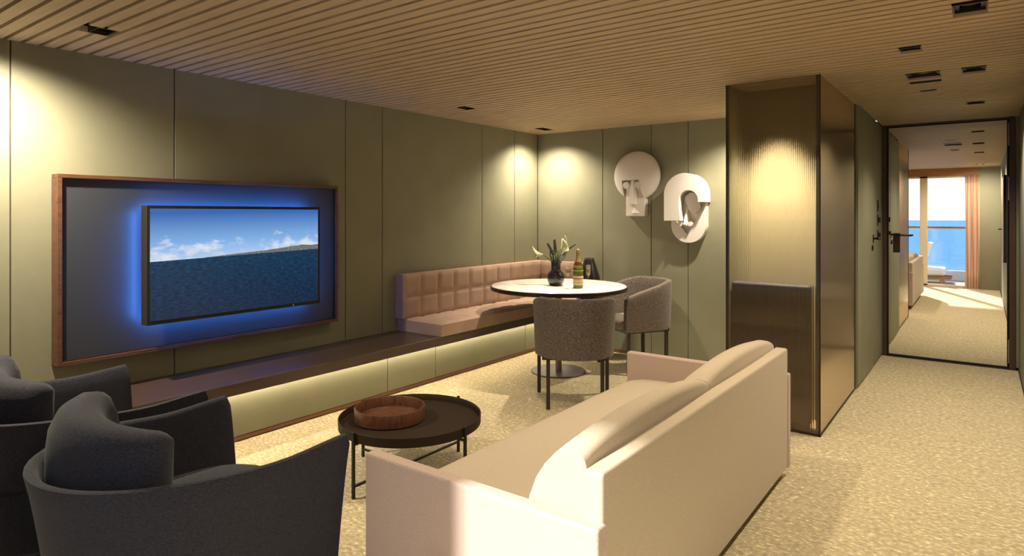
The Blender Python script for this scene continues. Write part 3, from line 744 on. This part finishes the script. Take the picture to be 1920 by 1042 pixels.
# ------------------------------------------------------------------ things on the dining table
TT = .775
vx, vy = -3.07, 4.79
mb = MB(); mb.lathe([(0, .0), (.045, 0), (.052, .003), (.068, .022), (.078, .055), (.079, .085), (.070, .112), (.052, .130), (.043, .140), (.042, .150), (.042, .222), (.040, .224), (.037, .222), (.037, .14), (0, .12)])
o = build('flower_vase', mb, 'ceramic', smooth=True); o.location = (vx, vy, TT); tag(o, 'glossy black round-bodied vase with straight neck on the marble table', 'vase')
# camera-right direction in world for laying out the bouquet
CR = Vector((math.cos(YAW), math.sin(YAW), 0)); CF = Vector((-math.sin(YAW), math.cos(YAW), 0))
def bez(p0, p1, p2, n=10): return [p0*(1-t)**2 + p1*2*t*(1-t) + p2*t*t for t in [i/n for i in range(n+1)]]
def stem_thing(name, label, cat, r, z, dpt, group=None):
    t = thing(name, (vx, vy, TT + .10), 0, label, cat, group)
    p0 = CR * (r*.08) + Vector((0, 0, .05)); p2 = CR*r + CF*dpt + Vector((0, 0, z - .10)); p1 = CR * (r*.12) + Vector((0, 0, (z-.10)*.62))
    pts = bez(p0, p1, p2); return t, pts
def lily(label, r, z, dpt, out, size=.05):
    t, pts = stem_thing('calla_lily', label, 'flower', r, z, dpt, 'pale calla lilies in the black vase')
    mb = MB(); mb.tube(pts, .0035, 8); build('stem', mb, 'stem', t, smooth=True)
    base = pts[-1]; ax = Vector(out).normalized(); u = ax.cross(Vector((0, 0, 1))).normalized(); w = u.cross(ax).normalized()
    mb = MB(); rows = []
    for i in range(9):
        s = i/8; row = []
        for k in range(21):
            a = PI*2*k/20 * .98; rad = size*(.10 + .62*s**1.6) ; tip = 1 + .75*s*max(0, math.cos(a))**3
            p = base + ax*(size*1.7*s*(.72 + .45*max(0, math.cos(a)))) + (w*math.cos(a)*tip + u*math.sin(a)*.95)*rad
            row.append(tuple(p))
        rows.append(row)
    mb.grid(rows); bl_ = o = build('bloom', mb, 'lily', t, smooth=True); k = o.modifiers.new('s', 'SOLIDIFY'); k.thickness = .0015
    mb = MB(); mb.tube([base + ax*.01, base + ax*size*1.2], [.004, .003], 8); build('spadix', mb, 'label', bl_, smooth=True)
lily('pale calla lily drooping out of the vase, leftmost', -.115, .275, .01, -CR + Vector((0, 0, .12)) , .052)
lily('pale calla lily at the centre of the bouquet, facing front', .045, .285, -.05, CR*.35 - CF*.5 + Vector((0, 0, .75)), .060)
lily('pale calla lily behind the centre bloom, topmost of the lilies', .050, .325, .04, CR*.6 + Vector((0, 0, .55)), .055)
def spike(label, r, z, dpt, n=1):
    t, pts = stem_thing('flower_spike', label, 'flower', r, z, dpt, 'dark budded flower spikes in the black vase')
    mb = MB(); mb.tube(pts, .003, 6); build('stem', mb, 'stem', t, smooth=True)
    mb = MB(); rnd = random.Random(int(abs(r)*1000)+3)
    L = len(pts)
    for i in range(46):
        s = .52 + .48 * i/45; q_ = s*(L-1); k = min(L-2, int(q_)); p = pts[k].lerp(pts[k+1], q_-k)
        a = i*2.4; w = .0125 * (1 - .55*(s-.52)/.48)
        d_ = Vector((math.cos(a), math.sin(a), .5)).normalized(); c_ = p + d_*w
        mb.tube([c_ - d_*.006, c_ + d_*.003, c_ + d_*.008], [.003, .0055, .002], 6)
    build('buds', mb, 'spike', t)
    for sg in (-1, 1):
        mb = MB(); rows = []
        b0_ = pts[1]; tp = pts[6] + CR*(.022*sg) + Vector((0, 0, .015)); md = (b0_+tp)/2 + CR*(.018*sg)
        cv = bez(b0_, md, tp, 8)
        for i, p in enumerate(cv):
            w = .011*math.sin(PI*min(1, (i+.6)/9)); rows.append([tuple(p - CF*w*.5 - CR*w*.7), tuple(p + Vector((0, 0, .002))), tuple(p + CF*w*.5 + CR*w*.7)])
        mb.grid(rows); o = build('leaf', mb, 'stem', t, smooth=True); k = o.modifiers.new('s', 'SOLIDIFY'); k.thickness = .001
spike('dark budded flower spike, leftmost of the three', -.075, .375, .0)
spike('dark budded flower spike standing tallest in the middle', -.010, .405, .02)
spike('dark budded flower spike leaning far right over the lilies', .175, .365, .0)
# champagne bottle
bt = thing('champagne_bottle', (-2.804, 4.731, TT), 0, 'green champagne bottle with gold foil neck and cream label on the marble table', 'bottle')
mb = MB(); mb.lathe([(0, 0), (.038, 0), (.0435, .006), (.0435, .165), (.040, .190), (.028, .225), (.0195, .250), (.0165, .275), (0, .275)], n=40); build('body', mb, 'glassb', bt, smooth=True, autosmooth=50)
mb = MB(); mb.lathe([(0, .336), (.0135, .336), (.0150, .330), (.0150, .318), (.0165, .314), (.0165, .304), (.0158, .30), (.0172, .275), (.0200, .252), (.0290, .226)], n=32); build('foil', mb, 'foil', bt, smooth=True)
mb = MB(); mb.lathe([(.0293, .228), (.0375, .203), (.0388, .198), (.0372, .198)], n=32); build('collar', mb, 'redf', bt, smooth=True)
mb = MB(); mb.lathe([(.0442, .030), (.0445, .032), (.0445, .105), (.0442, .107), (.0436, .107)], n=40); lb_ = build('label', mb, 'label', bt, smooth=True, autosmooth=40)
mb = MB(); mb.lathe([(.0448, .040), (.0448, .062)], n=40); build('label_band', mb, 'labelp', lb_, smooth=True)
mb = MB(); mb.lathe([(.0448, .074), (.0448, .077)], n=40); mb.lathe([(.0448, .083), (.0448, .090)], n=40); build('label_line', mb, 'ink', lb_, smooth=True)
mb = MB(); mb.lathe([(.0440, .150), (.0442, .156)], n=40); build('neck_line', mb, 'label', bt, smooth=True)
def flute(x, y, lab):
    t = thing('champagne_flute', (x, y, TT), 0, lab, 'glass', 'filled champagne flutes on the marble table')
    mb = MB(); mb.lathe([(0, .001), (.030, .001), (.030, .003), (.006, .006), (.0032, .012), (.0032, .090), (.008, .100), (.018, .118), (.0215, .145), (.0200, .195), (.0190, .195), (.0205, .145), (.0170, .119), (.006, .103), (0, .101)], n=32)
    build('bowl', mb, 'gobletglass', t, smooth=True)
    mb = MB(); mb.lathe([(0, .1015), (.0058, .1035), (.0168, .1195), (.0203, .145), (.0198, .170), (0, .170)], n=32); build('champagne', mb, 'champ', t, smooth=True, autosmooth=50)
    return t
flute(-2.853, 4.645, 'champagne flute between the black vase and the bottle')
flute(-2.753, 4.818, 'champagne flute to the right of the bottle')

# ------------------------------------------------------------------ coffee table and tray
CT = (-2.507, 2.447)
t = thing('coffee_table', (CT[0], CT[1], 0), 0, 'round black tray coffee table with thin metal legs', 'table')
mb = MB(); mb.lathe([(0, .272), (.376, .272), (.382, .276), (.384, .322), (.381, .325), (.378, .322), (.376, .288), (.370, .284), (0, .284)], n=96); build('tray_top', mb, mat('brown_black', (.030, .018, .011), .65, spec=.2), t, smooth=True, autosmooth=45)
for k in range(4):
    a = k*PI/2; c_, s_ = round(math.cos(a)), round(math.sin(a)); x, y = .392*c_, .392*s_
    mb = MB(); mb.box(x-.007, x+.007, y-.007, y+.007, 0, .330); build('leg', mb, 'black', t, bevel=.001, seg=1)
mb = MB(); mb.box(-.385, .385, -.006, .006, .040, .052); build('crossbar', mb, 'black', t)
mb = MB(); mb.box(-.006, .006, -.385, .385, .054, .066); build('crossbar', mb, 'black', t)
mb = MB(); mb.box(-.385, .385, -.006, .006, .255, .265); mb.box(-.006, .006, -.385, .385, .262, .271); build('tray_support', mb, 'black', t)
mb = MB(); mb.lathe([(0, 0), (.182, 0), (.190, .006), (.192, .070), (.189, .076), (.184, .076), (.180, .070), (.178, .018), (.170, .012), (0, .012)], n=72)
o = build('wooden_tray', mb, 'walnutb', smooth=True, autosmooth=50); o.location = (-2.62, 2.40, .2845); tag(o, 'round walnut wood tray on the black coffee table', 'tray')

# ------------------------------------------------------------------ sofa
sf = thing('sofa', (-1.33, 2.58, 0), 0, 'long cream upholstered sofa seen from behind, sunlit at its near end', 'sofa')
so = (1.33, -2.58)
def sbx(mb, x0, x1, y0, y1, z0, z1): mb.box(x0+so[0], x1+so[0], y0+so[1], y1+so[1], z0, z1)
mb = MB(); sbx(mb, -1.780, -.832, 1.510, 1.565, .055, .557); build('armrest', mb, 'sofarm', sf, bevel=.010, seg=3)
mb = MB(); sbx(mb, -1.780, -.832, 3.590, 3.645, .055, .557); build('armrest', mb, 'sofarm', sf, bevel=.010, seg=3)
mb = MB(); sbx(mb, -.902, -.838, 1.548, 3.605, .055, .695); build('back_panel', mb, 'sofa', sf, bevel=.012, seg=3)
# seat with rounded bulging front
mb = MB(); rows = []; prof = [(-.905, .06), (-.905, .425), (-1.2, .432), (-1.55, .430), (-1.68, .422), (-1.745, .400), (-1.790, .355), (-1.825, .28), (-1.838, .20), (-1.825, .12), (-1.79, .06)]
for y in (1.567, 1.60, 2.0, 2.58, 3.2, 3.555, 3.588):
    e0 = .0 if 1.58 < y < 3.58 else .012
    rows.append([(x+so[0]+ (e0 if x < -1.6 else 0), y+so[1], z-(e0 if z > .38 else 0)) for x, z in prof])
V = mb.grid(rows, closev=True); mb.bm.faces.new(V[0]); mb.bm.faces.new(V[-1]); build('seat_cushion', mb, 'sofa', sf, smooth=True, autosmooth=60, subd=1)
mb = MB(); sbx(mb, -1.66, -.93, 1.64, 3.52, 0.0, .0605); build('plinth', mb, 'blackm', sf)
def backcush(y0, y1):
    mb = MB(); rows = []; N = 18
    for i in range(N+1):
        s = i/N; y = y0 + (y1-y0)*s; b_ = math.sin(PI*s) ** .6 if 0 < s < 1 else 0
        # profile: back bottom, back top, crest, front top, front mid, front bottom
        zc = .712 + .042*b_
        ring = [(-.908, .435), (-.906, .58), (-.905, zc-.014), (-.912, zc), (-.925, zc+.008), (-.960, zc+.010), (-1.005, zc-.006), (-1.045, zc-.040), (-1.078 - .008*b_, zc-.090), (-1.102 - .014*b_, .560), (-1.116 - .016*b_, .490), (-1.118 - .016*b_, .445), (-1.0, .436)]
        rows.append([(x+so[0], y+so[1], z) for x, z in ring])
    V = mb.grid(rows, closev=True); mb.bm.faces.new(V[0]); mb.bm.faces.new(V[-1])
    return build('back_cushion', mb, 'sofa', sf, smooth=True, autosmooth=50)
backcush(1.572, 2.583); backcush(2.587, 3.585)

# ------------------------------------------------------------------ wall masks
def boolean(A, B, op='DIFFERENCE'):
    k = A.modifiers.new('b', 'BOOLEAN'); k.object = B; k.operation = op; k.solver = 'EXACT'
    dg = bpy.context.evaluated_depsgraph_get(); dg.update()
    me = bpy.data.meshes.new_from_object(A.evaluated_get(dg)); A.modifiers.clear(); old = A.data; A.data = me
    bpy.data.objects.remove(B, do_unlink=True); return A
def stadium(x0, x1, z0, z1, n=24, top=True, bot=True):
    r = (x1-x0)/2; cx_ = (x0+x1)/2; pts = []
    if top: pts += [(cx_ + r*math.cos(PI*i/n), z1-r + r*math.sin(PI*i/n)) for i in range(n+1)]
    else: pts += [(x1, z1), (x0, z1)]
    if bot: pts += [(cx_ + r*math.cos(PI+PI*i/n), z0+r + r*math.sin(PI+PI*i/n)) for i in range(n+1)]
    else: pts += [(x0, z0), (x1, z0)]
    return pts
m1 = thing('wall_mask', (-2.762, YB, 1.795), 0, 'white abstract plaster mask with a round disc head and square chin, left one', 'wall sculpture', 'white plaster masks on the back wall')
mb = MB(); n_ = 64; prof = [(0, -.125)]
for i in range(1, 13):
    a = i/12*PI/2; prof.append((.245*math.sin(a), -.055 - .070*math.cos(a)))
prof += [(.245, -.035), (.235, -.030), (.0, -.030)]
rows = []
for r_, y_ in prof[1:-1]: rows.append([(r_*math.cos(2*PI*k/n_), y_, r_*math.sin(2*PI*k/n_)) for k in range(n_)])
V = mb.grid(rows, closev=True); mb.bm.faces.new(V[0]); mb.bm.faces.new(V[-1][::-1])
disc = build('disc_head', mb, 'plaster', None, smooth=False)
mb = MB(); mb.prism([(-.135, -.045), (.055, -.045), (.060, -.10), (.075, -.17), (.105, -.30), (-.125, -.30), (-.13, -.17)], 'y', -.2, .05)
cut = build('cutter', mb, 'plaster'); disc = boolean(disc, cut); disc.parent = m1
try: disc.data.polygons.foreach_set('use_smooth', [True]*len(disc.data.polygons)); disc.data.set_sharp_from_angle(angle=math.radians(35))
except Exception: pass
mb = MB(); mb.box(-.108, .098, -.075, -.001, -.402, -.02); build('chin', mb, 'plaster', m1, bevel=.008, seg=3)
mb = MB(); A = [mb.bm.verts.new(p) for p in ((-.030, -.075, -.05), (.012, -.075, -.05), (-.060, -.075, -.285), (.018, -.075, -.285), (-.020, -.135, -.05), (.006, -.135, -.05), (-.045, -.155, -.285), (.006, -.155, -.285))]
for f_ in ((0, 1, 3, 2), (4, 6, 7, 5), (0, 4, 5, 1), (2, 3, 7, 6), (0, 2, 6, 4), (1, 5, 7, 3)): mb.bm.faces.new([A[i] for i in f_])
build('nose', mb, 'plaster', m1, bevel=.003, seg=1)
for x_ in (-.085, .038):
    mb = MB(); mb.lathe([(0, 0), (.034, 0), (.034, .05), (0, .05)], n=32)
    o = build('eye', mb, 'plaster', m1, smooth=True, autosmooth=40); o.rotation_euler = (PI/2, 0, 0); o.location = (x_, -.07, -.095)
mb = MB(); A = [mb.bm.verts.new(p) for p in ((-.045, -.076, -.37), (.045, -.076, -.37), (-.012, -.076, -.315), (-.012, -.10, -.37))]
for f_ in ((0, 1, 2), (0, 3, 1), (0, 2, 3), (1, 3, 2)): mb.bm.faces.new([A[i] for i in f_])
build('mouth', mb, 'plaster', m1)

m2 = thing('wall_mask', (-2.226, YB, 1.46), 0, 'white abstract plaster mask with arched hood over a long oval, right one', 'wall sculpture', 'white plaster masks on the back wall')
# lower oval slab: x -.165..+.165 , z -.315..+.12
mb = MB(); mb.prism(stadium(-.168, .168, -.315, .20), 'y', -.075, -.001); ov = build('oval_slab', mb, 'plaster', None)
mb = MB(); mb.prism([(-.30, .30), (.30, .30), (.165, .05), (-.01, -.235), (-.168, -.06), (-.30, -.06)], 'y', -.2, -.040)
cut = build('cutter', mb, 'plaster'); ov = boolean(ov, cut); ov.parent = m2
# hood: thick curved shell, deeper outside left
mb = MB(); pts_o = stadium(-.205, .188, -.110, .335, 32, True, False)
mb.prism(pts_o, 'y', -.165, -.001); hood = build('hood', mb, 'plaster', None)
inner = [(.035 + .088*math.cos(PI*i/20), .085 + .088*math.sin(PI*i/20)) for i in range(21)] + [(-.053, -.0), (-.040, -.08), (-.020, -.20), (.30, -.20), (.30, .062), (.123, .062)]
mb = MB(); mb.prism(inner, 'y', -.3, .1); cut = build('cutter', mb, 'plaster'); hood = boolean(hood, cut)
mb = MB(); mb.prism(stadium(-.185, .168, -.140, .315, 32, True, False), 'y', -.10, .1); cut = build('cutter', mb, 'plaster'); hood = boolean(hood, cut)
hood.parent = m2; k = hood.modifiers.new('bev', 'BEVEL'); k.width = .004; k.segments = 1; k.limit_method = 'ANGLE'; k.angle_limit = math.radians(50)
mb = MB(); mb.box(-.18, .165, -.047, -.001, -.09, .20); build('hood_back', mb, 'plaster', m2)
for z_, r_ in ((.088, .066), (.030, .060)):
    mb = MB(); mb.lathe([(0, 0), (r_, 0), (r_, .06 if z_ > .05 else .052), (0, .06 if z_ > .05 else .052)], n=40)
    o = build('eye', mb, 'plaster', m2, smooth=True, autosmooth=40); o.rotation_euler = (PI/2, 0, 0); o.location = (.048 if z_ > .05 else .062, -.035, z_)
mb = MB(); A = [mb.bm.verts.new(p) for p in ((-.030, -.04, .02), (.0, -.04, .02), (-.045, -.04, -.145), (.012, -.04, -.145), (-.020, -.06, .02), (-.010, -.06, .02), (-.028, -.135, -.145), (-.002, -.135, -.145))]
for f_ in ((0, 1, 3, 2), (4, 6, 7, 5), (0, 4, 5, 1), (2, 3, 7, 6), (0, 2, 6, 4), (1, 5, 7, 3)): mb.bm.faces.new([A[i] for i in f_])
build('nose', mb, 'plaster', m2, bevel=.003, seg=1)
for x_ in (-.062, -.012, .032):
    mb = MB(); mb.tube([(x_, -.04, -.138), (x_, -.115, -.138)], .022, 20); build('mouth_bead', mb, 'plaster', m2, smooth=True, autosmooth=40)
